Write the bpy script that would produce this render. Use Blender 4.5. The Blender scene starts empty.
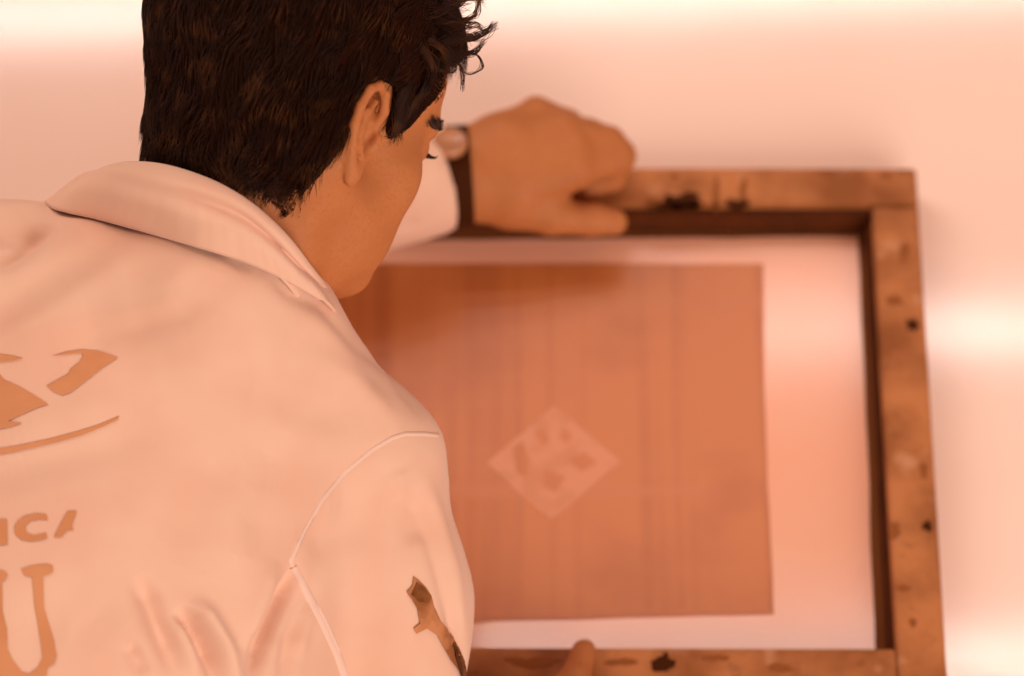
import bpy, bmesh, math, random
import numpy as np
from mathutils import Vector, Matrix, noise, geometry
from mathutils.bvhtree import BVHTree
random.seed(7); rng = np.random.default_rng(7)
S = bpy.context.scene; COL = S.collection

# ------------------------------------------------------------------ camera
W, H, F = 1024, 676, 4000.0
PITCH = math.radians(58); D0 = 2.95; TABLE_Z = 0.90
cp, sp = math.cos(PITCH), math.sin(PITCH)
AX = np.array([[1, 0, 0], [0, sp, cp], [0, -cp, sp]], float)      # rows: right, up, toward the camera
CAM = np.array([0, 0, TABLE_Z]) + D0 * AX[2]

def P(px, py, d):                       # camera-space point (right, up, toward)
    return np.array([(px - 512) / F * d, (338 - py) / F * d, -d])
def c2w(p):
    return CAM + np.asarray(p) @ AX
def w2c(p):
    return (np.asarray(p) - CAM) @ AX.T
def ray(px, py):
    v = P(px, py, 1.0) @ AX
    return v
def on_z(px, py, z):                    # world point of a pixel on a horizontal plane
    v = ray(px, py)
    return CAM + v * ((z - CAM[2]) / v[2])
def depth_z(px, py, z):
    return -w2c(on_z(px, py, z))[2]

cam = bpy.data.cameras.new('camera'); camo = bpy.data.objects.new('camera', cam); COL.objects.link(camo)
camo.location = CAM
camo.matrix_world = Matrix(((AX[0][0], AX[1][0], AX[2][0], CAM[0]), (AX[0][1], AX[1][1], AX[2][1], CAM[1]),
                            (AX[0][2], AX[1][2], AX[2][2], CAM[2]), (0, 0, 0, 1)))
cam.sensor_width = 36; cam.lens = F / W * 36; cam.clip_start = .05
cam.dof.use_dof = True; cam.dof.focus_distance = 2.56; cam.dof.aperture_fstop = 3.2
S.camera = camo

# ------------------------------------------------------------------ materials
def mat(name, col, rough=.6, spec=.5, nz=None, bump=None, sss=0, sheen=0, coat=0):
    m = bpy.data.materials.new(name); m.use_nodes = True
    nt = m.node_tree; b = nt.nodes['Principled BSDF']
    b.inputs['Base Color'].default_value = (*col, 1)
    b.inputs['Roughness'].default_value = rough
    b.inputs['Specular IOR Level'].default_value = spec
    if coat:
        b.inputs['Coat Weight'].default_value = coat; b.inputs['Coat Roughness'].default_value = .1
    if sheen: b.inputs['Sheen Weight'].default_value = sheen
    if sss:
        b.inputs['Subsurface Weight'].default_value = sss
        b.inputs['Subsurface Radius'].default_value = (1, .35, .2); b.inputs['Subsurface Scale'].default_value = .008
    tc = nt.nodes.new('ShaderNodeTexCoord')
    if nz:                              # list of (scale xyz, detail, other colour, lo, hi)
        prev = None
        for sc, det, c2, lo, hi in nz:
            mp = nt.nodes.new('ShaderNodeMapping'); mp.inputs['Scale'].default_value = sc
            nt.links.new(tc.outputs['Object'], mp.inputs[0])
            n = nt.nodes.new('ShaderNodeTexNoise'); n.inputs['Scale'].default_value = 1; n.inputs['Detail'].default_value = det
            nt.links.new(mp.outputs[0], n.inputs['Vector'])
            r = nt.nodes.new('ShaderNodeMapRange'); r.inputs['From Min'].default_value = lo; r.inputs['From Max'].default_value = hi
            nt.links.new(n.outputs['Fac'], r.inputs['Value'])
            mx = nt.nodes.new('ShaderNodeMix'); mx.data_type = 'RGBA'
            nt.links.new(r.outputs[0], mx.inputs[0])
            if prev is None: mx.inputs[6].default_value = (*col, 1)
            else: nt.links.new(prev, mx.inputs[6])
            mx.inputs[7].default_value = (*c2, 1)
            prev = mx.outputs[2]
        nt.links.new(prev, b.inputs['Base Color'])
    if bump:
        sc, st, di = bump
        mp = nt.nodes.new('ShaderNodeMapping'); mp.inputs['Scale'].default_value = sc
        nt.links.new(tc.outputs['Object'], mp.inputs[0])
        n = nt.nodes.new('ShaderNodeTexNoise'); n.inputs['Scale'].default_value = 1; n.inputs['Detail'].default_value = 3
        nt.links.new(mp.outputs[0], n.inputs['Vector'])
        bp = nt.nodes.new('ShaderNodeBump'); bp.inputs['Strength'].default_value = st; bp.inputs['Distance'].default_value = di
        nt.links.new(n.outputs['Fac'], bp.inputs['Height']); nt.links.new(bp.outputs[0], b.inputs['Normal'])
    return m

M_TABLE = mat('glossy_pale_laminate', (.88, .58, .46), .08, .5, nz=[((3, 5, 3), 2, (.85, .55, .43), .4, .65)])
M_TLEG = mat('painted_steel', (.35, .17, .1), .5)
M_FLOOR = mat('concrete_floor', (.30, .13, .07), .8, nz=[((4, 4, 4), 4, (.24, .1, .05), .4, .6)])
M_RAIL = mat('ink_stained_wood', (.46, .150, .048), .6, .15,
             nz=[((18, 18, 18), 4, (.25, .07, .017), .40, .64), ((60, 60, 60), 5, (.20, .055, .014), .60, .78), ((30, 30, 30), 3, (.62, .27, .13), .6, .8)],
             bump=((120, 120, 120), .3, .001))
M_TAPE = mat('dark_gum_tape', (.085, .017, .002), .8, .12, nz=[((40, 40, 40), 3, (.06, .013, .002), .4, .65)])
M_BOARD = mat('backing_board', (.20, .055, .014), .9, .08)
M_PAPER = mat('coated_paper', (.80, .34, .205), .11, .5, nz=[((5, 8, 5), 2, (.76, .36, .225), .4, .65)])
M_PRINT = mat('printed_tone', (.53, .148, .040), .30, .35,
              nz=[((45, 1.2, 5), 2, (.43, .110, .030), .45, .68), ((1.5, 50, 5), 2, (.52, .150, .048), .52, .80),
                  ((9, 9, 9), 3, (.42, .105, .029), .5, .75)])
M_DIAMOND = mat('printed_diamond_tone', (.60, .20, .085), .30, .35,
                nz=[((60, 60, 60), 1.5, (.55, .175, .065), .46, .62)])
M_INK = mat('dried_ink', (.05, .010, .001), .8, .08)
M_INK2 = mat('thin_dried_ink', (.26, .075, .020), .8, .08)
M_SHIRT = mat('pale_cotton', (.72, .405, .275), .9, .2, nz=[((14, 14, 14), 3, (.70, .37, .245), .42, .65)], bump=((700, 700, 700), .12, .0006), sheen=.15)
M_SEAM = mat('pale_cotton_seam', (.74, .45, .34), .9, .2)
M_PRINTED = mat('faded_shirt_print', (.58, .225, .098), .9, .2, nz=[((30, 30, 30), 3, (.54, .20, .08), .4, .65)])
M_STAIN = mat('ink_on_cloth', (.50, .18, .07), .9, .2, nz=[((45, 45, 45), 3, (.27, .08, .022), .42, .62)])
M_STAIND = mat('dark_ink_on_cloth', (.10, .025, .005), .9, .2, nz=[((60, 60, 60), 3, (.26, .08, .02), .45, .7)])
M_SKIN = mat('skin', (.46, .143, .044), .6, .18, nz=[((35, 35, 35), 3, (.43, .130, .039), .42, .62), ((400, 400, 400), 3, (.41, .122, .036), .50, .72)],
             bump=((350, 350, 350), .25, .0008), sss=.08)
M_HAIR = mat('dark_hair', (.016, .0030, .0004), .9, .05)
M_HAIRB = mat('dark_hair_strands', (.022, .0045, .0006), .6, .12, nz=[((60, 60, 60), 2, (.065, .018, .004), .50, .66)])
M_STRAP = mat('dark_leather', (.045, .009, .001), .8, .08)
M_CASE = mat('watch_metal', (.42, .155, .065), .35, .5)
M_TROUSER = mat('dark_trousers', (.12, .04, .018), .9)
M_SHOE = mat('shoe_leather', (.04, .012, .005), .5)
M_LASH = mat('lash_hair', (.02, .004, .001), .6)

# ------------------------------------------------------------------ object helpers
def mesh_obj(name, verts, faces, m, parent=None, smooth=True):
    me = bpy.data.meshes.new(name); me.from_pydata([tuple(map(float, v)) for v in verts], [], [tuple(map(int, f)) for f in faces])
    me.materials.append(m)
    if smooth: me.polygons.foreach_set('use_smooth', [True] * len(me.polygons))
    me.update(); o = bpy.data.objects.new(name, me); COL.objects.link(o)
    if parent is not None:
        o.parent = parent; o.matrix_parent_inverse = parent.matrix_basis.inverted()
    return o
def empty(name, loc, label, cat, group=None):
    o = bpy.data.objects.new(name, None); o.location = loc; o.empty_display_size = .1; COL.objects.link(o)
    o['label'] = label; o['category'] = cat
    if group: o['group'] = group
    return o
def beveled_box(x0, x1, y0, y1, z0, z1, bev=.002, xf=None):
    bm = bmesh.new(); bmesh.ops.create_cube(bm, size=1)
    for v in bm.verts:
        v.co = Vector(((x0 + x1) / 2 + v.co.x * (x1 - x0), (y0 + y1) / 2 + v.co.y * (y1 - y0), (z0 + z1) / 2 + v.co.z * (z1 - z0)))
    if bev: bmesh.ops.bevel(bm, geom=bm.edges[:], offset=bev, segments=2, affect='EDGES')
    if xf is not None:
        for v in bm.verts: v.co = Vector(xf(v.co.x, v.co.y, v.co.z))
    vs = [tuple(v.co) for v in bm.verts]; bm.verts.index_update(); fs = [[v.index for v in f.verts] for f in bm.faces]
    bm.free(); return vs, fs
def merge(parts):
    V, Fc = [], []
    for v, f in parts:
        o = len(V); V += [tuple(x) for x in v]; Fc += [[i + o for i in q] for q in f]
    return V, Fc

# ------------------------------------------------------------------ implicit surfaces
def smin(a, b, k):
    h = np.clip(.5 + .5 * (b - a) / k, 0, 1)
    return b + (a - b) * h - k * h * (1 - h)
def smax(a, b, k): return -smin(-a, -b, k)
def sph(p, c, r): return np.sqrt(((p - np.asarray(c, np.float32)) ** 2).sum(-1)) - r
def ell(p, c, r, A=None):
    q = p - np.asarray(c, np.float32)
    if A is not None: q = q @ np.asarray(A, np.float32).T
    r = np.asarray(r, np.float32)
    k0 = np.sqrt(((q / r) ** 2).sum(-1)); k1 = np.sqrt(((q / (r * r)) ** 2).sum(-1)) + 1e-9
    return k0 * (k0 - 1) / k1
def cone(p, a, b, ra, rb):
    a = np.asarray(a, np.float32); b = np.asarray(b, np.float32); ba = b - a
    t = np.clip(((p - a) @ ba) / float(ba @ ba), 0, 1)
    q = p - a - t[..., None] * ba
    return np.sqrt((q ** 2).sum(-1)) - (ra + (rb - ra) * t)
def nets(fn, lo, hi, res):
    lo = np.asarray(lo, float); hi = np.asarray(hi, float)
    n = np.ceil((hi - lo) / res).astype(int) + 1
    ax = [(lo[i] + np.arange(n[i]) * res).astype(np.float32) for i in range(3)]
    G = np.empty(tuple(n), np.float32)
    for i in range(0, n[0], 16):
        X, Y, Z = np.meshgrid(ax[0][i:i + 16], ax[1], ax[2], indexing='ij')
        G[i:i + 16] = fn(np.stack([X, Y, Z], -1))
    s = G < 0
    c = np.zeros(tuple(n - 1), np.int8)
    for dx in (0, 1):
        for dy in (0, 1):
            for dz in (0, 1): c += s[dx:n[0] - 1 + dx, dy:n[1] - 1 + dy, dz:n[2] - 1 + dz]
    act = (c > 0) & (c < 8)
    idx = -np.ones(act.shape, np.int64); I = np.argwhere(act); idx[act] = np.arange(len(I))
    acc = np.zeros((len(I), 3)); cnt = np.zeros(len(I))
    cor = [(x, y, z) for x in (0, 1) for y in (0, 1) for z in (0, 1)]
    for a in cor:
        for k in range(3):
            if a[k]: continue
            b = list(a); b[k] = 1
            va = G[I[:, 0] + a[0], I[:, 1] + a[1], I[:, 2] + a[2]]; vb = G[I[:, 0] + b[0], I[:, 1] + b[1], I[:, 2] + b[2]]
            m = (va < 0) != (vb < 0); t = np.where(m, va / np.where(va == vb, 1, va - vb), 0)
            q = np.tile(np.array(a, float), (len(I), 1)); q[:, k] += t
            acc[m] += q[m]; cnt += m
    V = lo + (I + acc / cnt[:, None]) * res
    Fs = []
    for k in range(3):
        u, v = (k + 1) % 3, (k + 2) % 3
        sl0 = [slice(None)] * 3; sl1 = [slice(None)] * 3
        sl0[k] = slice(0, n[k] - 1); sl1[k] = slice(1, n[k])
        E0 = s[tuple(sl0)]; E1 = s[tuple(sl1)]
        e = np.argwhere(E0 != E1)
        e = e[(e[:, u] > 0) & (e[:, v] > 0) & (e[:, u] < n[u] - 1) & (e[:, v] < n[v] - 1)]
        def cell(du, dv):
            q = e.copy(); q[:, u] -= du; q[:, v] -= dv
            return idx[q[:, 0], q[:, 1], q[:, 2]]
        quad = np.stack([cell(1, 1), cell(0, 1), cell(0, 0), cell(1, 0)], 1)
        flip = ~E0[e[:, 0], e[:, 1], e[:, 2]]
        quad[flip] = quad[flip][:, ::-1]
        Fs.append(quad)
    Fs = np.concatenate(Fs); Fs = Fs[(Fs >= 0).all(1)]
    return V, Fs
def relax(V, Fc, it=1, f=.5):
    for _ in range(it):
        A = np.zeros_like(V); C = np.zeros(len(V))
        for a, b in ((0, 1), (1, 2), (2, 3), (3, 0)):
            np.add.at(A, Fc[:, a], V[Fc[:, b]]); np.add.at(A, Fc[:, b], V[Fc[:, a]])
            np.add.at(C, Fc[:, a], 1); np.add.at(C, Fc[:, b], 1)
        V = V * (1 - f) + f * A / C[:, None]
    return V
def normals(V, Fc):
    n = np.cross(V[Fc[:, 2]] - V[Fc[:, 0]], V[Fc[:, 3]] - V[Fc[:, 1]])
    N = np.zeros_like(V)
    for k in range(4): np.add.at(N, Fc[:, k], n)
    return N / (np.linalg.norm(N, axis=1, keepdims=True) + 1e-12)

# ------------------------------------------------------------------ room
fl = mesh_obj('floor', [(-3, -3.5, 0), (3, -3.5, 0), (3, 3.5, 0), (-3, 3.5, 0)], [(0, 1, 2, 3)], M_FLOOR, smooth=False)
fl['kind'] = 'structure'
table = empty('work_table', (0, .55, 0), 'large glossy pale work table filling the whole background under the wooden frame', 'table')
v, f = beveled_box(-1.6, 1.6, -.42, 1.55, TABLE_Z - .045, TABLE_Z, .004)
mesh_obj('tabletop', v, f, M_TABLE, table, False)
for x in (-1.5, 1.5):
    for y in (-.34, 1.46):
        v, f = beveled_box(x - .035, x + .035, y - .035, y + .035, 0, TABLE_Z - .045, .004)
        mesh_obj('leg', v, f, M_TLEG, table, False)

# ------------------------------------------------------------------ printing frame on the table
RH = .033; ZR = TABLE_Z + RH
A = on_z(916, 168, ZR); B_ = on_z(944, 674, ZR); Lp = on_z(640, 173.5, ZR)
ey = (A - B_); ey /= np.linalg.norm(ey)
ex0 = (A - Lp); ex0 /= np.linalg.norm(ex0)
ang = .85 * (math.atan2(ey[1], ey[0]) - math.pi / 2) + .15 * math.atan2(ex0[1], ex0[0])
ex = np.array([math.cos(ang), math.sin(ang), 0]); eyv = np.array([-math.sin(ang), math.cos(ang), 0])
FW, FH, RW = .525, .0, .0342
bot_out = on_z(760, 692, ZR); FH = float((A - bot_out) @ eyv)
def fr(x, y, z): return tuple(np.array([A[0], A[1], 0]) + ex * x + eyv * y + np.array([0, 0, z]))   # x<=0 leftwards, y<=0 nearer
frame = empty('screen_frame', fr(-FW / 2, -FH / 2, TABLE_Z), 'square-cornered wooden frame with ink stains and dark inner edges lying on the pale table', 'frame')
r0, r1 = TABLE_Z + .0005, ZR
v, f = beveled_box(-FW, 0, -RW, 0, r0, r1, .0015, fr); rt = mesh_obj('top_rail', v, f, M_RAIL, frame, False)
v, f = beveled_box(-RW, 0, -FH, -RW - .0006, r0, r1, .0015, fr); rr = mesh_obj('side_rail', v, f, M_RAIL, frame, False)
v, f = beveled_box(-FW, -FW + RW, -FH, -RW - .0006, r0, r1, .0015, fr); mesh_obj('side_rail', v, f, M_RAIL, frame, False)
v, f = beveled_box(-FW + RW + .0006, -RW - .0006, -FH, -FH + RW, r0, r1, .0015, fr); rb = mesh_obj('bottom_rail', v, f, M_RAIL, frame, False)
# dark tape lining: a shallow L strip along each inner edge
def strip(name, x0, x1, y0, y1, z0=TABLE_Z + .003, z1=ZR - .004):
    v, f = beveled_box(x0, x1, y0, y1, z0, z1, .0008, fr); return mesh_obj(name, v, f, M_TAPE, frame, False)
T = .004
strip('tape_edge', -FW + RW, -RW, -RW - .004, -RW)
strip('tape_edge', -RW - T, -RW, -FH + RW, -RW - .004, z1=ZR - .012)
strip('tape_edge', -FW + RW, -FW + RW + T, -FH + RW, -RW - .004, z1=ZR - .012)
v, f = beveled_box(-FW + RW, -RW, -FH + RW, -RW - .004, TABLE_Z + .0006, TABLE_Z + .0028, .0, fr)
mesh_obj('backing_board', v, f, M_BOARD, frame, False)

# the sheet of paper inside, its printed area and the diamond
ZS = TABLE_Z + .0045
def w2p(w):
    c = w2c(w); return round(float(512 - F * c[0] / c[2]), 1), round(float(338 + F * c[1] / c[2]), 1)
sheet = empty('printed_sheet', tuple(on_z(620, 440, TABLE_Z + .003)), 'pale paper sheet inside the wooden frame, printed with an orange brown rectangle', 'paper')
def poly_grid(pts, step):
    """triangulated polygon with interior points"""
    pts = [Vector(p) for p in pts]
    # resample the border
    b = []
    for i, p in enumerate(pts):
        q = pts[(i + 1) % len(pts)]; n = max(1, int((q - p).length / step))
        for k in range(n): b.append(p.lerp(q, k / n))
    n = len(b); edges = [(i, (i + 1) % n) for i in range(n)]
    xs = [p.x for p in b]; ys = [p.y for p in b]; inn = []
    def inside(x, y):
        c = False; j = n - 1
        for i in range(n):
            if (b[i].y > y) != (b[j].y > y) and x < (b[j].x - b[i].x) * (y - b[i].y) / (b[j].y - b[i].y) + b[i].x: c = not c
            j = i
        return c
    y = min(ys) + step * .5
    while y < max(ys):
        x = min(xs) + step * .5
        while x < max(xs):
            if inside(x, y) and min((Vector((x, y)) - q).length for q in b) > step * .45: inn.append(Vector((x, y)))
            x += step
        y += step
    r = geometry.delaunay_2d_cdt(b + inn, edges, [], 1, 1e-4)
    return [tuple(p) for p in r[0]], [list(q) for q in r[2]]
def plane_poly(name, pts, z, m, parent, thick=.0004):
    w = [on_z(x, y, z) for x, y in pts]; n = len(w)
    V = [tuple(p) for p in w] + [tuple(p - np.array([0, 0, thick])) for p in w]
    Fc = [list(range(n))[::-1], [i + n for i in range(n)]] + [[i, (i + 1) % n, (i + 1) % n + n, i + n] for i in range(n)]
    o = mesh_obj(name, V, Fc, m, parent, False)
    bm = bmesh.new(); bm.from_mesh(o.data); bmesh.ops.recalc_face_normals(bm, faces=bm.faces[:]); bm.to_mesh(o.data); bm.free()
    return o
def wavy(pts, n=14, amp=.8, seed=0):
    out = []
    for i, p in enumerate(pts):
        q = pts[(i + 1) % len(pts)]
        for k in range(n):
            t = k / n; x = p[0] + (q[0] - p[0]) * t; y = p[1] + (q[1] - p[1]) * t
            out.append((x + amp * noise.noise((x * .02, y * .02, seed)), y + amp * noise.noise((x * .02, y * .02, seed + 9))))
    return out
shl = on_z(300, 440, ZS)
plane_poly('paper', wavy([(276, 241), (858, 236.5), (867, 440), (875, 651), (278, 662)], 14, 1.2), ZS, M_PAPER, sheet, .0005)
plane_poly('printed_panel', wavy([(300, 264), (763, 264), (766, 440), (774, 614), (302, 627)], 20, 1.2, 3), ZS + .0005, M_PRINT, sheet)
plane_poly('printed_diamond', wavy([(553, 406), (621, 461), (550, 521), (486, 463)], 10, 2.2, 5), ZS + .0009, M_DIAMOND, sheet)
# faint figures within the diamond
blobs = [[(512, 448), (522, 442), (530, 462), (526, 478), (515, 472)], [(533, 430), (543, 428), (550, 440), (541, 446)], [(566, 458), (584, 452), (596, 462), (580, 470)],
         [(545, 470), (566, 476), (556, 492), (543, 486)], [(562, 428), (571, 436), (566, 444), (558, 438)]]
for i, b in enumerate(blobs):
    plane_poly('diamond_mark', wavy(b, 5, 2.5, 20 + i), ZS + .0012, M_PRINT, sheet)
# ink stains on the rails
def blob(cx, cy, rx, ry, seed, n=22):
    return [(cx + rx * (1 + .8 * noise.noise((math.cos(a) * 1.9, math.sin(a) * 1.9, seed))) * math.cos(a),
             cy + ry * (1 + .8 * noise.noise((math.cos(a) * 1.9 + 5, math.sin(a) * 1.3, seed))) * math.sin(a)) for a in [2 * math.pi * k / n for k in range(n)]]
for i, (x, y, rx, ry, m) in enumerate([(684, 202, 20, 9, M_INK), (737, 204, 13, 5, M_INK), (668, 206, 16, 4, M_INK), (716, 194, 3, 16, M_INK2), (744, 190, 3.5, 14, M_INK2),
        (674, 176, 4, 2.6, M_INK2), (652, 200, 8, 4, M_INK2), (825, 173, 6, 1.6, M_INK2), (885, 175, 5, 2, M_INK2), (913, 325, 7, 7, M_INK), (924, 470, 4, 9, M_INK2),
        (895, 531, 5, 8, M_INK2), (927, 526, 6, 4.5, M_INK), (913, 622, 4, 5, M_INK2), (904, 588, 6, 3, M_INK2), (893, 300, 9, 5, M_INK2), (905, 250, 6, 10, M_INK2),
        (664, 663, 12, 9, M_INK), (622, 662, 16, 4, M_INK2), (716, 658, 14, 3, M_INK2), (530, 662, 22, 5, M_INK2), (700, 205, 26, 3, M_INK2), (780, 668, 12, 4, M_INK2)]):
    plane_poly('ink_stain', blob(x, y, rx, ry, i * 3.1), ZR + .0004, m, frame)

# ------------------------------------------------------------------ person
person = empty('person', (-.3, -.70, 0), 'person with short dark hair in a pale printed work shirt leaning over the framed print', 'person')
# head orientation (columns right, forward, up in camera space) and place
HM = np.array([[0.66771194, 0.67098232, 0.32240269], [-0.13065607, -0.32073804, 0.93811305], [0.73286408, -0.66851316, -0.12649271]])
_y = math.radians(2.5)                  # a touch further away from the camera
HM = HM @ np.array([[math.cos(_y), math.sin(_y), 0], [-math.sin(_y), math.cos(_y), 0], [0, 0, 1]]) if False else HM @ np.array([[math.cos(_y), -math.sin(_y), 0], [math.sin(_y), math.cos(_y), 0], [0, 0, 1]])
HD = 2.60; HS = HD / F * 1483.5
HC = P(303.3, 99.5, HD)
def h2c(l): return HC + HS * (np.asarray(l) @ HM.T)
def c2h(c): return ((np.asarray(c) - HC) / HS) @ HM

# ear frame: b backward/outward, u up, n face-normal (outward/forward)
eb = np.array([.34, -.93, -.10]); eb /= np.linalg.norm(eb)
eu = np.array([.06, -.20, .98]); eu -= eb * (eu @ eb); eu /= np.linalg.norm(eu)
en = np.cross(eu, eb); en = en if en[0] > 0 else -en
EC = np.array([.0815, -.008, -.019])
def E_(b, u, n=0): return EC + eb * b + eu * u + en * n
EA = np.stack([eb, eu, en])
helix_pts = [E_(-.004, .006, .001), E_(-.008, .018, .003), E_(-.003, .029, .003), E_(.007, .033, .002), E_(.016, .028, .001), E_(.0205, .016, 0),
             E_(.0205, .003, 0), E_(.017, -.010, 0), E_(.011, -.021, .0), E_(.004, -.028, .001)]
anti_pts = [E_(.004, .022, .001), E_(.0125, .013, .0015), E_(.0135, .002, .0015), E_(.010, -.009, .002), E_(.004, -.014, .003)]

def head_sdf(p, skull=False):
    q = p.copy(); q[..., 0] = np.abs(q[..., 0])
    d = ell(q, (0, -.012, .032), (.077, .097, .082))
    d = smin(d, ell(q, (0, .038, .035), (.060, .052, .052)), .03)
    if skull:                            # what the hair grows on: skull, mastoid and neck
        d = smin(d, ell(q, (.060, -.024, -.036), (.014, .022, .032)), .016)
        for a, b, ra, rb, k in NECK: d = smin(d, cone(p, a, b, ra, rb), k)
        return d
    d = smin(d, ell(q, (0, .036, -.030), (.058, .053, .062)), .025)
    d = smin(d, sph(q, (.045, .054, -.030), .021), .024)
    d = smin(d, cone(q, (.054, .004, -.058), (.017, .074, -.095), .018, .016), .026)
    d = smin(d, ell(q, (.040, .046, -.068), (.018, .026, .028)), .026)
    d = smin(d, ell(q, (0, .035, -.078), (.048, .050, .036)), .02)
    d = smin(d, sph(q, (0, .080, -.095), .016), .016)
    d = smin(d, ell(q, (0, .084, -.070), (.026, .018, .022)), .014)
    d = smin(d, cone(q, (.008, .086, .013), (.042, .074, .014), .009, .009), .013)
    d = smax(d, -sph(q, (.031, .104, .000), .020), .012)
    d = smin(d, sph(q, (.031, .076, -.001), .0145), .004)
    d = smin(d, cone(q, (0, .090, .004), (0, .102, -.036), .006, .009), .010)
    d = smin(d, sph(q, (.012, .096, -.041), .007), .006)
    d = smin(d, ell(q, (0, .094, -.065), (.022, .008, .0045)), .004)
    d = smin(d, ell(q, (0, .092, -.075), (.019, .009, .0055)), .004)
    # mastoid / side of the skull behind the ear
    d = smin(d, ell(q, (.060, -.024, -.036), (.014, .022, .032)), .016)
    # ear
    e = ell(q, E_(.006, .003, -.004), (.0165, .028, .0030), EA)
    e = smin(e, ell(q, E_(-.002, -.001, -.011), (.0105, .019, .012), EA), .005)
    for i in range(len(helix_pts) - 1):
        e = smin(e, cone(q, helix_pts[i], helix_pts[i + 1], .0034, .0034), .0018)
    for i in range(len(anti_pts) - 1):
        e = smin(e, cone(q, anti_pts[i], anti_pts[i + 1], .0026, .0026), .003)
    e = smin(e, ell(q, E_(.003, -.027, .0), (.0075, .009, .0036), EA), .004)
    e = smax(e, -ell(q, E_(.001, -.003, .0055), (.0085, .0115, .0095), EA), .002)
    e = smax(e, -cone(q, E_(.0165, .014, .0045), E_(.0165, -.004, .0045), .0022, .0018), .0015)
    e = smax(e, -cone(q, E_(.002, .026, .0045), E_(.0145, .020, .0045), .0022, .0024), .0015)
    e = smin(e, ell(q, E_(-.0075, -.002, .004), (.0034, .0060, .0035), EA), .003)
    e = smin(e, cone(q, E_(-.008, -.008, 0), E_(.002, -.024, -.001), .0042, .004), .004)
    d = smin(d, e, .005)
    # neck (not mirrored)
    for a, b, ra, rb, k in NECK: d = smin(d, cone(p, a, b, ra, rb), k)
    return d
n0 = c2h(P(232, 178, 2.575)); n1 = c2h(P(205, 300, 2.60)); n2 = c2h(P(265, 190, 2.60)); n3 = c2h(P(236, 325, 2.62))
NECK = [(np.array([.0, -.030, -.040]), n1, .056, .058, .02), (np.array([.0, .0, -.055]), n3, .050, .056, .02),
        (np.array([.058, -.022, -.045]), c2h(P(276, 300, 2.575)), .013, .014, .022),
        (np.array([.020, -.062, -.045]), c2h(P(215, 270, 2.555)), .018, .02, .03)]
hv, hf = nets(head_sdf, (-.115, -.155, -.235), (.125, .14, .135), .0017)
hv = relax(hv, hf, 1, .35)
head_w = c2w(h2c(hv))

# left hand: rests on the far rail
def Q(px, py, up):                     # a point 'up' metres above the rail top, seen at the pixel
    return P(px, py, depth_z(px, py, ZR + up))
LH = []
def chain(pts, k=.008):
    return [(Q(*pts[i][:3]), Q(*pts[i + 1][:3]), pts[i][3], pts[i + 1][3], k if i == 0 else .005) for i in range(len(pts) - 1)]
wrist = (458, 178, .034, .027)
palm = [[(462, 160, .036, .020), (500, 142, .045, .021), (536, 116, .046, .0135)],
        [(462, 168, .036, .022), (510, 148, .046, .020), (560, 132, .050, .0150)],
        [(462, 176, .034, .024), (515, 165, .042, .023), (572, 150, .048, .0155)],
        [(462, 184, .032, .022), (520, 185, .034, .022), (574, 168, .044, .0165)],
        [(462, 190, .028, .018), (510, 200, .024, .020), (545, 205, .022, .0160)],
        [(440, 176, .034, .026), (470, 175, .033, .026)]]
index = [(577, 166, .044, .0145), (618, 156, .036, .0128), (612, 176, .016, .0108), (590, 186, .010, .0095)]
middle = [(566, 140, .048, .0145), (608, 143, .040, .0125), (616, 158, .018, .0108), (600, 166, .010, .0095)]
ring = [(552, 126, .047, .0132), (590, 135, .040, .0115), (602, 148, .020, .010), (590, 156, .010, .009)]
pinky = [(536, 113, .044, .0125), (568, 124, .036, .0105), (580, 136, .020, .009), (572, 146, .010, .0085)]
thumb = [(515, 202, .022, .0165), (552, 217, .016, .0128), (592, 219, .0125, .0122), (614, 222, .011, .0100)]
PAL = [c for ch in palm for c in chain(ch, .014)]
FING = [chain(ch, .008) for ch in (index, middle, ring, pinky, thumb)]
def lhand_sdf(p):
    d = None
    for a, b, ra, rb, k in PAL:
        e = cone(p, a, b, ra, rb); d = e if d is None else smin(d, e, k)
    for fi, ch in enumerate(FING):
        g = None
        for a, b, ra, rb, k in ch:
            e = cone(p, a, b, ra, rb); g = e if g is None else smin(g, e, .004)
        d = smin(d, g, .0045 if fi < 4 else .010)
    # forearm inside the sleeve
    d = smin(d, cone(p, Q(455, 177, .034), Q(300, 222, .036), .025, .034), .012)
    return d
allp = np.array([c[0] for c in PAL] + [c[0] for ch in FING for c in ch] + [c[1] for ch in FING for c in ch] + [Q(300, 222, .036)])
lv, lf = nets(lhand_sdf, allp.min(0) - .05, allp.max(0) + .05, .0018)
lv = relax(lv, lf, 2, .4)
# right hand: on the near rail, the thumb hooked over its inner edge
def rhand_sdf(p):
    d = cone(p, Q(470, 800, .055), Q(520, 735, .045), .030, .024)
    for a in (((520, 735, .045), (575, 722, .040), .022, .020), ((520, 745, .040), (585, 745, .034), .022, .019), ((515, 728, .045), (562, 700, .040), .018, .015)):
        d = smin(d, cone(p, Q(*a[0]), Q(*a[1]), a[2], a[3]), .014)
    th = smin(cone(p, Q(550, 708, .036), Q(574, 682, .022), .0135, .0115), cone(p, Q(574, 682, .022), Q(584, 651, .010), .0110, .0085), .004)
    d = smin(d, th, .008)
    for k, (x, y) in enumerate(((572, 716), (584, 728), (592, 742), (594, 757))):
        g = smin(cone(p, Q(x, y, .042), Q(x + 36, y - 4, .030), .0125, .0115), cone(p, Q(x + 36, y - 4, .030), Q(x + 40, y + 6, .006), .0110, .0095), .004)
        g = smin(g, cone(p, Q(x + 40, y + 6, .006), Q(x + 22, y + 14, -.008), .0095, .0085), .004)
        d = smin(d, g, .005)
    return d
rp = np.array([Q(470, 800, .055), Q(640, 760, -.01), Q(580, 640, .01), Q(560, 700, .045)])
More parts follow.
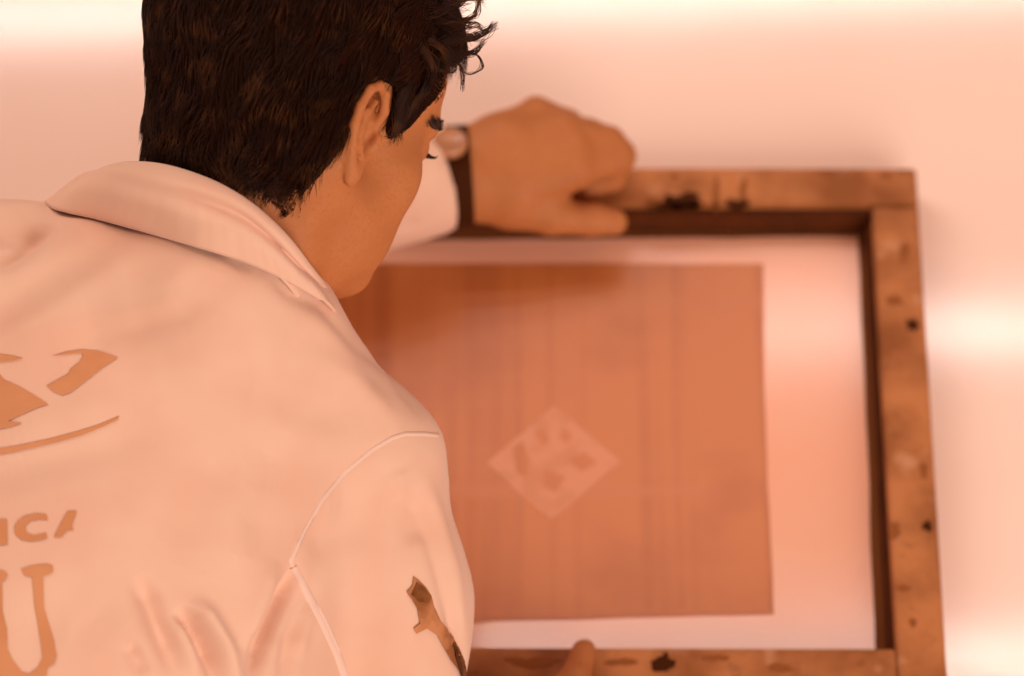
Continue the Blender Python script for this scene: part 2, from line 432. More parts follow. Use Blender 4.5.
rv, rf = nets(rhand_sdf, rp.min(0) - .045, rp.max(0) + .045, .0024)
rv = relax(rv, rf, 1, .4)
bv, bf = merge([(head_w, hf.tolist()), (c2w(lv), lf.tolist()), (c2w(rv), rf.tolist())])
body = mesh_obj('body', bv, bf, M_SKIN, person)

# ------------------------------------------------------------------ shirt
def SP(*a): return P(*a)
HIP = P(-43, 1128, 2.52)
EL_L = P(115, 262, depth_z(115, 262, TABLE_Z + .085)); CUFF_L = Q(446, 181, .041)
EL_R = P(400, 830, 2.60); CUFF_R = Q(492, 775, .050)
TOR = [  # a, b, ra, rb, k
    (SP(236, 330, 2.60), SP(360, 464, 2.62), .056, .050, .03),      # right shoulder line
    (SP(200, 326, 2.61), SP(-95, 305, 2.62), .066, .066, .04),       # left shoulder line
    (SP(185, 405, 2.61), SP(120, 600, 2.61), .080, .125, .06),
    (SP(110, 292, 2.575), SP(205, 300, 2.558), .040, .045, .03), (SP(205, 300, 2.558), SP(268, 325, 2.575), .045, .040, .03),
    (SP(262, 440, 2.60), SP(170, 700, 2.60), .064, .110, .04),
    (SP(20, 400, 2.63), SP(-20, 700, 2.60), .095, .120, .08),
    (SP(120, 600, 2.61), HIP + np.array([.05, .10, 0]), .120, .130, .08),
    (SP(-20, 650, 2.60), HIP + np.array([-.05, .10, 0]), .110, .130, .08)]
RARM = [(SP(366, 468, 2.62), SP(379, 600, 2.63), .051, .056, .03), (SP(379, 600, 2.63), EL_R, .056, .048, .03), (EL_R, CUFF_R, .048, .038, .03)]
LARM = [(SP(-95, 305, 2.62), EL_L, .062, .046, .04), (EL_L, CUFF_L, .046, .0375, .03)]
def shirt_sdf(p):
    d = None
    for a, b, ra, rb, k in TOR:
        e = cone(p, a, b, ra, rb); d = e if d is None else smin(d, e, k)
    r = None
    for a, b, ra, rb, k in RARM:
        e = cone(p, a, b, ra, rb); r = e if r is None else smin(r, e, .03)
    d = smin(d, r, .022)
    l = None
    for a, b, ra, rb, k in LARM:
        e = cone(p, a, b, ra, rb); l = e if l is None else smin(l, e, .02)
    # flat cuff end
    ax_ = CUFF_L - EL_L; ax_ /= np.linalg.norm(ax_)
    l = smax(l, (p - (CUFF_L + ax_ * .000).astype(np.float32)) @ ax_.astype(np.float32), .006)
    d = smin(d, l, .02)
    axr = CUFF_R - EL_R; axr /= np.linalg.norm(axr)
    return d
pts = np.array([t[0] for t in TOR + RARM + LARM] + [t[1] for t in TOR + RARM + LARM])
sv, sf = nets(shirt_sdf, pts.min(0) - .15, pts.max(0) + .09, .0048)
sv = relax(sv, sf, 2, .5)
sw = c2w(sv)
def bvh(V, Fc): return BVHTree.FromPolygons([tuple(v) for v in V], [tuple(map(int, f)) for f in Fc])
def hit(tree, px, py):
    r = tree.ray_cast(Vector(CAM), Vector(ray(px, py)).normalized())
    return r[0], r[1]
# one level of refinement for the folds: split each quad in four
def subdiv(V, Fc):
    n = len(V); E = np.concatenate([np.sort(Fc[:, [a, (a + 1) % 4]], 1) for a in range(4)])
    key = E[:, 0].astype(np.int64) * n + E[:, 1]; u, inv = np.unique(key, return_inverse=True); inv = inv.reshape(-1)
    mid = .5 * (V[u // n] + V[u % n]); cen = V[Fc].mean(1); m = len(Fc)
    e = [n + inv[a * m:(a + 1) * m] for a in range(4)]; c = n + len(u) + np.arange(m)
    V2 = np.concatenate([V, mid, cen])
    F2 = np.concatenate([np.stack([Fc[:, a], e[a], c, e[a - 1]], 1) for a in range(4)])
    return V2, F2
sw, sf = subdiv(sw, sf); sw = relax(sw, sf, 2, .5)
N = normals(sw, sf)
tree0 = bvh(sw, sf)
FOLDS = [  # pixels, amplitude (m, + ridge), sigma (m)
    ([(-30, 322), (0, 312), (44, 287), (110, 248)], -.0070, .009), ([(-20, 340), (30, 318), (110, 272), (150, 250)], .004, .010),
    ([(60, 350), (106, 336), (177, 318), (248, 268)], -.0065, .010), ([(90, 318), (150, 300), (215, 268)], .0035, .010),
    ([(-10, 268), (20, 250), (50, 215)], -.0070, .005), ([(-20, 235), (20, 232), (52, 222)], -.008, .008), ([(-20, 212), (20, 208), (50, 209)], .004, .006),
    ([(200, 240), (228, 252), (255, 268)], -.003, .005), ([(268, 272), (292, 292), (320, 305), (352, 345)], -.0030, .005), ([(290, 310), (325, 330), (370, 385)], .0035, .008),
    ([(252, 290), (300, 330), (345, 390)], -.002, .012),
    ([(345, 335), (385, 370), (425, 420)], -.002, .006),
    ([(160, 610), (178, 628), (190, 655), (198, 690)], .005, .0050), ([(172, 612), (190, 622), (203, 645), (222, 690)], -.0130, .0036), ([(186, 606), (205, 618), (222, 645), (240, 690)], .0100, .0048),
    ([(136, 575), (150, 600), (164, 635), (178, 676)], -.0095, .0050), ([(118, 600), (138, 650), (150, 690)], .0035, .007), ([(126, 640), (146, 676)], -.006, .004),
    ([(300, 560), (282, 600), (262, 640), (248, 690)], -.0125, .0045), ([(318, 580), (290, 640), (280, 690)], -.0050, .0050), ([(275, 560), (262, 600), (244, 650)], .0055, .006),
    ([(310, 600), (296, 660)], .004, .005),
    ([(410, 490), (425, 520), (440, 570), (450, 610), (462, 645), (470, 690)], -.0032, .0045), ([(418, 470), (440, 520), (455, 570), (464, 620)], .0035, .006),
    ([(330, 500), (360, 500), (400, 488)], -.0035, .010), ([(300, 550), (340, 535), (385, 512)], -.005, .010), ([(418, 500), (414, 520), (420, 545)], -.0045, .008), ([(395, 470), (405, 500)], .003, .009),
    ([(452, 600), (461, 640), (470, 676)], -.004, .004),
    ([(395, 437), (360, 458), (330, 486), (300, 530), (290, 562)], -.0016, .0025),
    ([(-30, 478), (80, 445), (160, 425)], -.0045, .012), ([(-30, 440), (80, 415), (150, 395)], .0035, .012), ([(20, 640), (70, 605), (110, 640)], -.0045, .012), ([(170, 560), (200, 500), (235, 440)], -.005, .014), ([(245, 560), (262, 490), (285, 430)], -.005, .012), ([(225, 590), (240, 520), (262, 450)], .005, .012), ([(255, 385), (310, 410), (360, 420)], -.004, .010), ([(300, 345), (350, 380), (400, 425)], .004, .007),
    ([(400, 190), (412, 160)], .003, .005), ([(403, 170), (408, 200), (404, 220)], -.0035, .0035), ([(425, 140), (436, 175), (432, 215)], .0025, .004), ([(395, 228), (420, 222)], -.003, .004)]
disp = np.zeros(len(sw))
for pl, amp, sg in FOLDS:
    dense = []
    for i in range(len(pl) - 1):
        for k in range(12): t = k / 12; dense.append((pl[i][0] * (1 - t) + pl[i + 1][0] * t, pl[i][1] * (1 - t) + pl[i + 1][1] * t))
    dense.append(pl[-1]); q = []
    for j, (x, y) in enumerate(dense):
        h, _ = hit(tree0, x, y)
        if h is not None:
            t = j / (len(dense) - 1); q.append((*h, min(1, 3.2 * t + .15, 3.2 * (1 - t) + .15)))
    if not q: continue
    q = np.array(q); lo = q[:, :3].min(0) - 4 * sg; hi = q[:, :3].max(0) + 4 * sg
    ids = np.where(((sw > lo) & (sw < hi)).all(1))[0]
    if not len(ids): continue
    best = np.zeros(len(ids))
    dd = ((sw[ids][:, None, :] - q[None, :, :3]) ** 2).sum(-1); j = dd.argmin(1); m = dd[np.arange(len(ids)), j]
    disp[ids] += amp * np.exp(-m / (2 * sg * sg)) * q[j, 3]
for i in range(len(sw)):
    p = sw[i]; disp[i] += 0.0016 * noise.noise((p[0] * 11, p[1] * 11, p[2] * 11)) + .0009 * noise.noise((p[0] * 32 + 7, p[1] * 32, p[2] * 32))
sw = sw + N * disp[:, None]; sw = relax(sw, sf, 1, .35)
shirt = mesh_obj('shirt', sw, sf, M_SHIRT, person)
tree = bvh(sw, sf)

def decal(name, poly, m, parent, step=5, off=.0006, lab=None):
    v2, f2 = poly_grid(poly, step); V, ok = [], []
    for x, y in v2:
        h, n = hit(tree, x, y)
        if h is None: V.append((0, 0, 0)); ok.append(False); continue
        if n.dot(Vector(ray(x, y))) > 0: n = -n
        V.append(tuple(h + n * off)); ok.append(True)
    Fc = [f for f in f2 if all(ok[i] for i in f)]
    Fc = [f if True else f for f in Fc]
    o = mesh_obj(name, V, Fc, m, parent)
    bm = bmesh.new(); bm.from_mesh(o.data)
    bmesh.ops.delete(bm, geom=[v for v in bm.verts if not v.link_faces], context='VERTS')
    for fc in bm.faces:
        if fc.normal.dot(Vector(CAM) - fc.calc_center_median()) < 0: fc.normal_flip()
    bm.to_mesh(o.data); bm.free()
    if lab: o['label'] = lab
    return o
cz = lambda L, s, ox=0, oy=0: [(ox + x * s, oy + y * s) for x, y in L]
eA = cz([(250, 175), (330, 152), (400, 143), (470, 150), (572, 180), (500, 228), (420, 290), (340, 352), (300, 365), (258, 348), (225, 320), (262, 300), (330, 262), (345, 235), (385, 205), (403, 172), (385, 160), (330, 165)], .207, 0, 320)
eB = cz([(-150, 240), (0, 262), (25, 292), (60, 305), (110, 330), (175, 370), (235, 408), (180, 425), (80, 470), (40, 490), (110, 498), (60, 515), (0, 528), (-150, 540)], .207, 0, 320)
eC = cz([(-150, 150), (0, 165), (60, 172), (115, 185), (60, 197), (0, 203), (-150, 200)], .207, 0, 320)
sw_ = cz([(-150, 640), (0, 622), (120, 600), (250, 572), (370, 540), (480, 505), (540, 480), (577, 463), (570, 482), (500, 515), (400, 555), (280, 590), (150, 620), (60, 640), (0, 650), (-150, 668)], .207, 0, 320)
for q in (eA, eB, eC, sw_): decal('printed_emblem', q, M_PRINTED, shirt, 4, lab='faded orange brown printed emblem')
k = .0977
lI = cz([(-40, 205), (75, 195), (80, 455), (-40, 470)], k, 0, 500)
lC = cz([(480, 150), (488, 205), (400, 200), (320, 215), (270, 255), (262, 305), (290, 345), (360, 365), (430, 350), (480, 340), (482, 390), (400, 415), (310, 425), (215, 410), (155, 355), (145, 290), (185, 215), (260, 165), (370, 140)], k, 0, 500)
lA = cz([(695, 118), (790, 112), (755, 200), (738, 262), (752, 305), (690, 312), (655, 345), (628, 380), (552, 385), (600, 290), (650, 190)], k, 0, 500)
for q in (lI, lC, lA): decal('printed_letter', q, M_PRINTED, shirt, 3)
k = .1865
U1 = cz([(115, 105), (170, 85), (255, 75), (285, 85), (285, 115), (262, 130), (232, 142), (237, 310), (262, 390), (290, 480), (305, 570), (292, 610), (258, 630), (250, 676), (230, 730), (60, 730), (-60, 700), (-60, 560), (-60, 110), (20, 110), (42, 128), (30, 160), (12, 172), (15, 330), (38, 420), (42, 530), (70, 590), (120, 655), (160, 665), (205, 630), (228, 580), (215, 480), (200, 390), (185, 300), (172, 145), (130, 138)], k, 0, 550)
decal('printed_letter', U1, M_PRINTED, shirt, 4)
# stain on the sleeve
k = .1715
st = cz([(135, 98), (160, 115), (205, 160), (235, 210), (250, 270), (290, 360), (350, 430), (395, 500), (425, 590), (430, 676), (440, 740), (420, 720), (395, 650), (350, 590), (300, 500), (270, 440), (210, 400), (150, 430), (135, 400), (170, 370), (158, 290), (130, 240), (95, 190), (128, 150)], k, 390, 560)
decal('ink_stain', st, M_STAIN, shirt, 3, .0014, lab='brown ink stain running down the sleeve')
sd = cz([(365, 470), (395, 510), (420, 580), (428, 676), (434, 730), (415, 700), (390, 640), (370, 570), (358, 510)], k, 390, 560)
decal('ink_stain', sd, M_STAIND, shirt, 2, .0024)
sd = cz([(150, 130), (195, 165), (228, 215), (215, 250), (165, 245), (120, 205)], k, 390, 560)
decal('ink_stain', sd, M_STAIND, shirt, 2, .0020)

def seam(name, pl, w, m, parent, hgt=.0009, step=4):
    dense = []
    for i in range(len(pl) - 1):
        a = Vector(pl[i]); b = Vector(pl[i + 1]); n = max(1, int((b - a).length / step))
        for k in range(n): dense.append(a.lerp(b, k / n))
    dense.append(Vector(pl[-1])); rows = []
    for i, c in enumerate(dense):
        t = (dense[min(i + 1, len(dense) - 1)] - dense[max(i - 1, 0)]).normalized(); s = Vector((-t.y, t.x)); r = []
        for o_, h_ in ((-1, -.0004), (-.7, hgt), (0, hgt * 1.2), (.7, hgt), (1, -.0004)):
            h, n = hit(tree, c.x + s.x * o_ * w / 2, c.y + s.y * o_ * w / 2)
            if h is None: r = None; break
            if n.dot(Vector(ray(c.x, c.y))) > 0: n = -n
            r.append(tuple(h + n * h_))
        if r: rows.append(r)
    V = [p for r in rows for p in r]; Fc = [[i * 5 + j, i * 5 + j + 1, (i + 1) * 5 + j + 1, (i + 1) * 5 + j] for i in range(len(rows) - 1) for j in range(4)]
    o = mesh_obj(name, V, Fc, m, parent)
    bm = bmesh.new(); bm.from_mesh(o.data)
    for fc in bm.faces:
        if fc.normal.dot(Vector(CAM) - fc.calc_center_median()) < 0: fc.normal_flip()
    bm.to_mesh(o.data); bm.free(); return o
seam('seam', [(443, 436), (425, 434), (405, 434), (392, 438), (372, 450), (345, 472), (322, 500), (304, 532), (291, 562), (298, 577)], 5, M_SEAM, shirt, .0005)
seam('seam', [(293, 567), (303, 585), (322, 620), (338, 655), (350, 690)], 9, M_SEAM, shirt, .0009)

# collar
COLS = [  # top edge (x, y, d), crease (x, y, d), lower edge (x, y) d from the shirt
    ((100, 200, 2.680), (85, 206, 2.680), (62, 216, 2.66)),
    ((98, 180, 2.640), (80, 178, 2.632), (46, 203, 2.612)),
    ((112, 166, 2.585), (90, 175, 2.575), (56, 210, None)),
    ((138, 163, 2.545), (112, 178, 2.538), (95, 218, None)),
    ((172, 168, 2.520), (150, 190, 2.512), (140, 230, None)),
    ((215, 183, 2.508), (198, 201, 2.500), (195, 246, None)),
    ((252, 205, 2.508), (238, 214, 2.502), (245, 262, None)),
    ((284, 234, 2.520), (268, 236, 2.512), (283, 279, None)),
    ((308, 264, 2.545), (294, 262, 2.535), (312, 295, None)),
    ((328, 292, 2.580), (318, 285, 2.565), (333, 309, None)),
    ((335, 318, 2.630), (335, 318, 2.615), (345, 335, 2.63))]
rows = []
for tp, cr, lo in COLS:
    ld = lo[2]
    if ld is None:
        h, _ = hit(tree, lo[0], lo[1]); ld = -w2c(np.array(h))[2] - .0045 if h is not None else 2.56
        ld = min(ld, cr[2] + .05)
    t_ = P(*tp); c_ = P(*cr); l_ = P(lo[0], lo[1], ld)
    t_in = t_ + np.array([.000, -.004, -.006]); base = t_ + np.array([-.001, -.030, -.012])
    m1 = .5 * (t_ + c_) + np.array([0, 0, .0034]); m2 = c_ * .6 + l_ * .4 + np.array([0, 0, .0036])
    rows.append([base, t_in, t_, m1, c_ + np.array([0, 0, -.0052]), m2, l_ + np.array([0, 0, .0010])])
R_ = np.array(rows)                     # columns x 7 x 3
def catmull(A, n):
    out = []
    for i in range(len(A) - 1):
        p0, p1, p2, p3 = A[max(i - 1, 0)], A[i], A[i + 1], A[min(i + 2, len(A) - 1)]
        for k in range(n):
            t = k / n; out.append(.5 * ((2 * p1) + (-p0 + p2) * t + (2 * p0 - 5 * p1 + 4 * p2 - p3) * t * t + (-p0 + 3 * p1 - 3 * p2 + p3) * t ** 3))
    out.append(A[-1]); return np.array(out)
R2 = catmull(R_, 10); R2 = np.swapaxes(catmull(np.swapaxes(R2, 0, 1), 5), 0, 1)
nc, nr = R2.shape[:2]
for i in range(nc):                    # stitched puckers near the lower edge
    for j in range(nr):
        t = j / (nr - 1)
        if t > .6: R2[i, j, 2] += .00025 * math.sin(i * 1.9 + .6 * math.sin(i * .7)) * min(1, (t - .6) / .15) * (1 if t < .97 else .3)
V = c2w(R2.reshape(-1, 3)); Fc = [[i * nr + j, (i + 1) * nr + j, (i + 1) * nr + j + 1, i * nr + j + 1] for i in range(nc - 1) for j in range(nr - 1)]
collar = mesh_obj('collar', V, Fc, M_SHIRT, shirt)
md = collar.modifiers.new('thickness', 'SOLIDIFY'); md.thickness = .0022; md.offset = 0

# ------------------------------------------------------------------ hair
if 0:
    ht = BVHTree.FromPolygons([tuple(v) for v in head_w], [tuple(map(int, f)) for f in hf])
    for q in [(445,60),(440,82),(425,105),(412,125),(397,140),(388,112),(383,88),(360,80),(338,88),(331,110),(333,135),(318,165),(300,185),(280,195),(250,190),(230,180)]:
        h = ht.ray_cast(Vector(CAM), Vector(ray(*q)).normalized())[0]
        if h is None: print('HL', q, None); continue
        l = c2h(w2c(np.array(h))); print('HL', q, l.round(4), round(math.degrees(math.atan2(l[0], l[1]+.004)),1))
TH = np.radians([0, 25, 40, 45, 50, 54, 58, 64, 70, 76, 84, 98, 103, 107, 111, 119, 145, 180])
ZL = np.array([.070, .070, .067, .062, .046, .024, -.001, -.012, -.008, .006, .020, .018, .000, -.040, -.068, -.071, -.073, -.073])
def zline(p):
    th = np.arctan2(np.abs(p[..., 0]), p[..., 1] + .004)
    return np.interp(th, TH, ZL)
def hair_sdf(p):
    d = head_sdf(p, True)
    nzv = .0018 * np.sin(p[..., 0] * 95 + p[..., 2] * 40) * np.sin(p[..., 1] * 80 + 1) + .0012 * np.sin(p[..., 2] * 160 + p[..., 1] * 130)
    th = np.clip((p[..., 2] + .07) / .12, 0, 1)
    d = d - (.003 + .009 * th + .009 * np.clip(-p[..., 1] / .07, 0, 1) * np.clip((p[..., 2] + .10) / .06, 0, 1)) + nzv * (.3 + .7 * th)
    d = d + .008 * np.clip((p[..., 1] - .02) / .03, 0, 1) * np.clip((.075 - p[..., 2]) / .03, 0, 1)
    return smax(d, (zline(p) - p[..., 2]) * .75, .006)
cv, cf = nets(hair_sdf, (-.115, -.145, -.13), (.115, .13, .145), .0026)
cv = relax(cv, cf, 1, .4)
hairN = normals(cv, cf)
hair = mesh_obj('hair', c2w(h2c(cv)), cf, M_HAIR, person)

SV, SF = [], []
def strand(pts, r):
    o = len(SV); n = len(pts)
    for i, p in enumerate(pts):
        t = pts[min(i + 1, n - 1)] - pts[max(i - 1, 0)]; t = t / (np.linalg.norm(t) + 1e-9)
        a = np.cross(t, (.3, .5, .81)); a /= np.linalg.norm(a) + 1e-9; b = np.cross(t, a)
        rr_ = r * (1 - .8 * (i / (n - 1)) ** 2)
        for k in range(3):
            g = 2 * math.pi * k / 3; SV.append(p + (a * math.cos(g) + b * math.sin(g)) * rr_)
    for i in range(n - 1):
        for k in range(3): SF.append((o + i * 3 + k, o + i * 3 + (k + 1) % 3, o + (i + 1) * 3 + (k + 1) % 3, o + (i + 1) * 3 + k))
def flow(p):
    # combed direction at a local point: from the crown, forward on top, down at the sides and the nape
    x, y, z = p
    if y > .02 and z > .02: d = np.array([.25 * np.sign(x), .9, -.35 if y > .06 else -.05])
    elif y > -.02: d = np.array([.10 * np.sign(x), -.15, -1.0])
    else: d = np.array([.10 * np.sign(x), -.12, -1.0])
    return d
def surf(p, level):                     # push a point to the hair shell level
    return p
def local_sdf(p): return float(hair_shell(np.array([p], np.float32))[0])
def hair_shell(p): return head_sdf(p, True)
NS = 14000
sel = rng.choice(len(cv), NS * 2)
P0 = cv[sel]; N0 = hairN[sel]
zl = zline(P0); keep = (P0[:, 2] > zl + .0) & ((N0 * (P0 - np.array([0, -.01, .02]))).sum(1) > 0)
P0 = P0[keep][:NS]; N0 = N0[keep][:NS]; n = len(P0)
Dv = np.array([flow(p) for p in P0]); Dv += rng.normal(size=Dv.shape) * .16
# locks: the same wobble for neighbours
LK = np.array([[noise.noise((p[0] * 55, p[1] * 55, p[2] * 40)), noise.noise((p[0] * 55 + 9, p[1] * 55, p[2] * 40)), 0] for p in P0])
Dv += LK * 1.1
Dv -= N0 * (Dv * N0).sum(1, keepdims=True); Dv /= np.linalg.norm(Dv, axis=1, keepdims=True)
Ls = rng.uniform(.016, .030, n); Ls = np.where(P0[:, 2] < -.04, Ls * .75, Ls)
side = (np.abs(P0[:, 0]) > .055) & (P0[:, 1] > -.012)
Ls = np.where(side, Ls * .42, Ls)
base_h = hair_shell(P0.astype(np.float32))
RJ = rng.uniform(0, 1.6, n); seg = 6; cur = P0 - N0 * .002; tr = [cur.copy()]; dirv = Dv.copy()
for s_ in range(seg):
    nxt = cur + dirv * (Ls / seg)[:, None]
    e = .001; g = np.stack([hair_shell((nxt + np.eye(3)[a] * e).astype(np.float32)) - hair_shell((nxt - np.eye(3)[a] * e).astype(np.float32)) for a in range(3)], 1)
    g /= np.linalg.norm(g, axis=1, keepdims=True) + 1e-9
    hgt = hair_shell(nxt.astype(np.float32)); t = (s_ + 1) / seg
    want = base_h * (1 - .04 * t) + .0012 + .0012 * np.sin(t * 2.5) * RJ + np.where(side, -.0035 * t, 0.0)
    want = np.maximum(want, .0012)
    nxt = nxt + g * (want - hgt)[:, None] * .8
    d2 = nxt - cur; d2 /= np.linalg.norm(d2, axis=1, keepdims=True) + 1e-9
    d2 += LK[:, [1, 0, 2]] * .12 + np.array([0, 0, -.08]); dirv = d2 / np.linalg.norm(d2, axis=1, keepdims=True)
    cur = nxt; tr.append(cur.copy())
TR = np.array(tr)
for i in range(n): strand(TR[:, i], random.uniform(.00022, .00045))
# nape wisps on the skin
def skin_strands(cnt, zr, thr, L, r):
    c = 0
    while c < cnt:
        th = random.uniform(*thr) * random.choice((1, 1, 1, -1)); z = None
        zz = float(np.interp(abs(th), TH, ZL)) + random.uniform(*zr)
        dirr = np.array([math.sin(th), math.cos(th), 0]); o = np.array([0, -.004, zz]); t = .05
        for _ in range(30):
            sd_ = local_sdf(o + dirr * t); t -= sd_ * .8
            if abs(sd_) < 1e-4: break
        p = o + dirr * t; pp = [p - dirr * .0005]; dd = np.array([random.gauss(0, .3) , -.1, -1.0]); ln = L * random.uniform(.5, 1.2)
        bend = random.gauss(0, .25)
        for k in range(5):
            p = p + dd / np.linalg.norm(dd) * ln / 5; dd[0] += bend * .1
            s0 = local_sdf(p); rad = np.array([p[0], p[1] + .004, 0]); rad /= np.linalg.norm(rad)
            p = p + rad * (.0016 + .0003 * k - s0); pp.append(p)
        strand(pp, r); c += 1
skin_strands(800, (-.002, .012), (math.radians(118), math.radians(180)), .016, .00034)
skin_strands(60, (-.002, .006), (math.radians(60), math.radians(76)), .008, .0003)
# forelock: curly ends sticking out beyond the forehead
def cam_curve(pl, r, jit=0):
    A_ = np.array([c2h(P(x + random.gauss(0, jit), y + random.gauss(0, jit), d)) for x, y, d in pl]); q = catmull(A_, 6); strand(list(q), r)
for _ in range(420):
    x0 = random.uniform(395, 445); y0 = random.uniform(-30, 45); d0 = random.uniform(2.55, 2.64)
    L_ = random.uniform(18, 42); a = math.radians(random.choice((-20, -8, 8, 28)) + random.gauss(0, 12)); w = random.uniform(-1, 1) * 1.1
    pl = [(x0, y0, d0)]
    for k in range(3):
        x0 += math.cos(a) * L_ / 3; y0 += math.sin(a) * L_ / 3; a += w * .5; pl.append((min(x0, 472), y0, d0))
    cam_curve(pl, .00032)
LOCKS = [([(425, 50, 2.56), (455, 40, 2.56), (480, 36, 2.56), (495, 24, 2.56)], 46, 2.6), ([(430, 15, 2.57), (455, 6, 2.57), (470, -4, 2.57), (482, 2, 2.57)], 40, 2.4),
         ([(445, 30, 2.57), (462, 22, 2.57), (476, 14, 2.57), (480, -6, 2.57)], 26, 2.2), ([(440, 55, 2.56), (458, 54, 2.56), (474, 52, 2.56), (484, 42, 2.56)], 26, 1.8),
         ([(445, 48, 2.56), (457, 60, 2.56), (462, 72, 2.56), (462, 90, 2.56)], 14, 1.8), ([(462, 52, 2.56), (478, 55, 2.56), (482, 68, 2.56), (470, 74, 2.56), (460, 70, 2.56)], 7, 1.0),
         ([(440, 55, 2.56), (450, 66, 2.56), (456, 62, 2.56), (460, 52, 2.56)], 12, 1.8), ([(440, 70, 2.56), (452, 72, 2.56), (458, 64, 2.56)], 10, 1.6),
         ([(438, 20, 2.56), (462, 26, 2.56), (478, 24, 2.56), (484, 34, 2.56)], 16, 2.4), ([(430, 40, 2.55), (448, 56, 2.55), (447, 74, 2.55)], 30, 2.6),
         ([(420, 45, 2.55), (433, 65, 2.55), (428, 85, 2.555), (415, 103, 2.555)], 60, 2.6), ([(405, 60, 2.555), (417, 80, 2.56), (412, 104, 2.56), (400, 128, 2.56)], 80, 3.4),
         ([(392, 60, 2.55), (404, 85, 2.55), (402, 110, 2.55), (394, 140, 2.55)], 80, 4)]
for pl, cnt, jit in LOCKS:
    for _ in range(cnt): cam_curve(pl, .00034, jit)
strands = mesh_obj('hair_strands', c2w(h2c(np.array(SV))), SF, M_HAIRB, hair)

# eyebrow and eyelashes
def face_front(x, z):
    o = np.array([x, .16, z])
    for _ in range(40):
        sd_ = float(head_sdf(np.array([o], np.float32))[0]); o[1] -= sd_ * .8
        if abs(sd_) < 1e-4: break
    return o
for sx in (1, -1):
    SV, SF = [], []
    for _ in range(170):
        t = random.random(); x = .014 + .042 * t; z = .013 + .006 * math.sin(t * 2.6) - .002 * t + random.uniform(-.0035, .0035)
        p = face_front(sx * x, z); pp = [p - np.array([0, .0006, 0])]
        for k in range(1, 4):
            u = k / 3 * .008; q = face_front(sx * (x + u * .9), z + u * .12); pp.append(q + np.array([sx * .0006 * k, .0005 * k, 0]))
        strand(pp, .00032)
    mesh_obj('eyebrow', c2w(h2c(np.array(SV))), SF, M_LASH, person)
for sx in (1, -1):
    SV, SF = [], []
    for _ in range(60):
        t = random.random(); th = math.radians(-45 + 98 * t)
        c = np.array([sx * .031, .076, -.001]); dr = np.array([sx * math.sin(th), math.cos(th), 0]); p = c + dr * .0147 + np.array([0, 0, -.001])
        pp = [p, p + dr * .003 + np.array([0, 0, -.0012]), p + dr * .006 + np.array([0, 0, -.001]), p + dr * .0068 + np.array([0, 0, .0006])]
        strand(pp, .00034)
    mesh_obj('eyelashes', c2w(h2c(np.array(SV))), SF, M_LASH, person)

# ------------------------------------------------------------------ wristwatch
wa = Q(452, 177, .034); wb = Q(466, 176, .034); wax = (wb - wa) / np.linalg.norm(wb - wa)
wc = Q(459, 176, .034)
u_ = np.cross(wax, (0, 0, 1)); u_ /= np.linalg.norm(u_); v_ = np.cross(wax, u_)
ring_v, ring_f = [], []; NSG = 48
def ring_r(th):                        # distance from the wrist axis to the skin
    dr = u_ * math.cos(th) + v_ * math.sin(th); t = .03
    for _ in range(25): t -= float(lhand_sdf(np.array([wc + dr * t], np.float32))[0]) * .8
    return t
rad = [ring_r(2 * math.pi * i / NSG) for i in range(NSG)]
for i in range(NSG):
    th = 2 * math.pi * i / NSG; dr = u_ * math.cos(th) + v_ * math.sin(th)
    for a, e in ((-.0085, .0002), (-.0085, .0022), (.0085, .0022), (.0085, .0002)): ring_v.append(wc + wax * a + dr * (rad[i] + e + .0006))
for i in range(NSG):
    j = (i + 1) % NSG
    for k in range(4): ring_f.append((i * 4 + k, j * 4 + k, j * 4 + (k + 1) % 4, i * 4 + (k + 1) % 4))
ring_w = c2w(np.array(ring_v)); ring_w[:, 2] = np.maximum(ring_w[:, 2], ZR + .0006)
strap = mesh_obj('watch_strap', ring_w, ring_f, M_STRAP, person, False)
strap['label'] = 'dark wristwatch strap on the wrist'
# round case: on the far side of the wrist
ti = max(range(NSG), key=lambda i: (u_ * math.cos(2 * math.pi * i / NSG) + v_ * math.sin(2 * math.pi * i / NSG)) @ np.array([0, .62, .78]))
th = 2 * math.pi * ti / NSG; dr = u_ * math.cos(th) + v_ * math.sin(th); cc = wc + dr * (rad[ti] + .002) - wax * .006
s1 = wax; s2 = np.cross(dr, wax); cvs, cfs = [], []
prof = [(0, .0), (.0150, .0), (.0165, .002), (.0165, .006), (.0150, .008), (.0128, .0085), (.0122, .0075), (0, .0078)]
for r_, h_ in prof:
    for i in range(32): g = 2 * math.pi * i / 32; cvs.append(cc + (s1 * math.cos(g) + s2 * math.sin(g)) * r_ * .78 + dr * h_)
for a in range(len(prof) - 1):
    for i in range(32): j = (i + 1) % 32; cfs.append((a * 32 + i, a * 32 + j, (a + 1) * 32 + j, (a + 1) * 32 + i))
mesh_obj('watch_case', c2w(np.array(cvs)), cfs, M_CASE, strap)

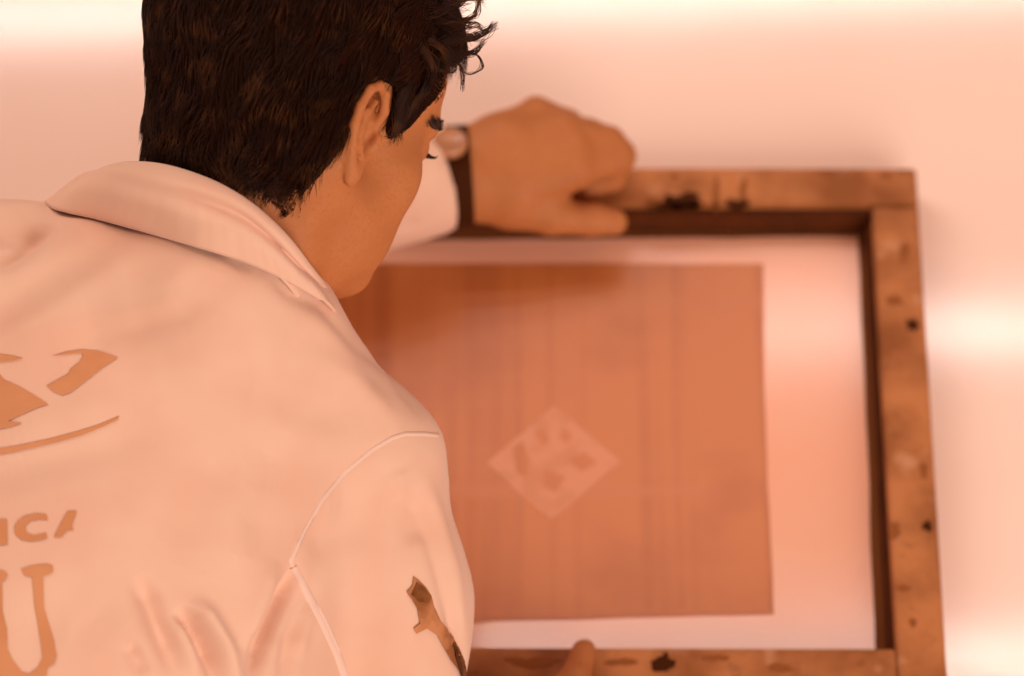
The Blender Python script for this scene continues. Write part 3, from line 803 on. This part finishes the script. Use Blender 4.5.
# ------------------------------------------------------------------ trousers and shoes (below the frame)
hipw = c2w(HIP)
def tr_sdf(p):
    d = None
    for sx in (-.09, .09):
        a = np.array([hipw[0] + sx, hipw[1] + .0, .94]); b = np.array([hipw[0] + sx * 1.2, -.62, .50]); c = np.array([hipw[0] + sx * 1.3, -.68, .09])
        e = smin(cone(p, a, b, .105, .075), cone(p, b, c, .075, .055), .03); d = e if d is None else smin(d, e, .04)
    d = smin(d, ell(p, (hipw[0], hipw[1], .98), (.17, .13, .12)), .05)
    return smax(d, (.06 - p[..., 2]), .01)
tv, tf = nets(tr_sdf, (hipw[0] - .3, -1.0, .02), (hipw[0] + .3, -.44, 1.16), .012)
mesh_obj('trousers', tv, tf, M_TROUSER, person)
for sx in (-.117, .117):
    x = hipw[0] + sx
    def sh(p):
        d = smin(ell(p, (x, -.67, .05), (.045, .075, .05)), ell(p, (x, -.58, .035), (.048, .10, .036)), .03)
        return smax(d, -p[..., 2] + .001, .006)
    v, f = nets(sh, (x - .07, -.78, -.02), (x + .07, -.45, .13), .006)
    mesh_obj('shoe', v, f, M_SHOE, person)

# ------------------------------------------------------------------ light
def tube(name, y, power, w=.06, ln=3.2, x=0, col=(1, .88, .82)):
    l = bpy.data.lights.new(name, 'AREA'); l.shape = 'RECTANGLE'; l.size = ln; l.size_y = w; l.energy = power; l.color = col
    o = bpy.data.objects.new(name, l); COL.objects.link(o); o.location = (x, y, 4.2)
    return o
tube('ceiling_tube', 1.45, 14); tube('ceiling_tube', 2.08, 16); tube('ceiling_tube', 2.79, 24, ln=3.6).rotation_euler.z = math.radians(3)
l = bpy.data.lights.new('skylight', 'AREA'); l.shape = 'RECTANGLE'; l.size = 2.2; l.size_y = 2.2; l.energy = 72; l.color = (1, .97, .94)
o = bpy.data.objects.new('skylight', l); COL.objects.link(o); o.location = (-2.4, 2.2, 3.6)
o.rotation_euler = (Vector((0, .1, 1.0)) - o.location).to_track_quat('-Z', 'Y').to_euler()
l = bpy.data.lights.new('window_light', 'AREA'); l.shape = 'RECTANGLE'; l.size = 2.4; l.size_y = 2.0; l.energy = 98; l.color = (1, .97, .94)
o = bpy.data.objects.new('window_light', l); COL.objects.link(o); o.location = (1.2, -2.7, 2.45)
o.rotation_euler = (Vector((-.1, 0, 1.1)) - o.location).to_track_quat('-Z', 'Y').to_euler()
wd = bpy.data.worlds.new('room_glow'); S.world = wd; wd.use_nodes = True
bg = wd.node_tree.nodes['Background']; bg.inputs[0].default_value = (.95, .57, .39, 1); bg.inputs[1].default_value = .42
S.view_settings.view_transform = 'Standard'; S.view_settings.look = 'None'; S.view_settings.gamma = 1; S.view_settings.exposure = 0
S.view_settings.use_curve_mapping = False
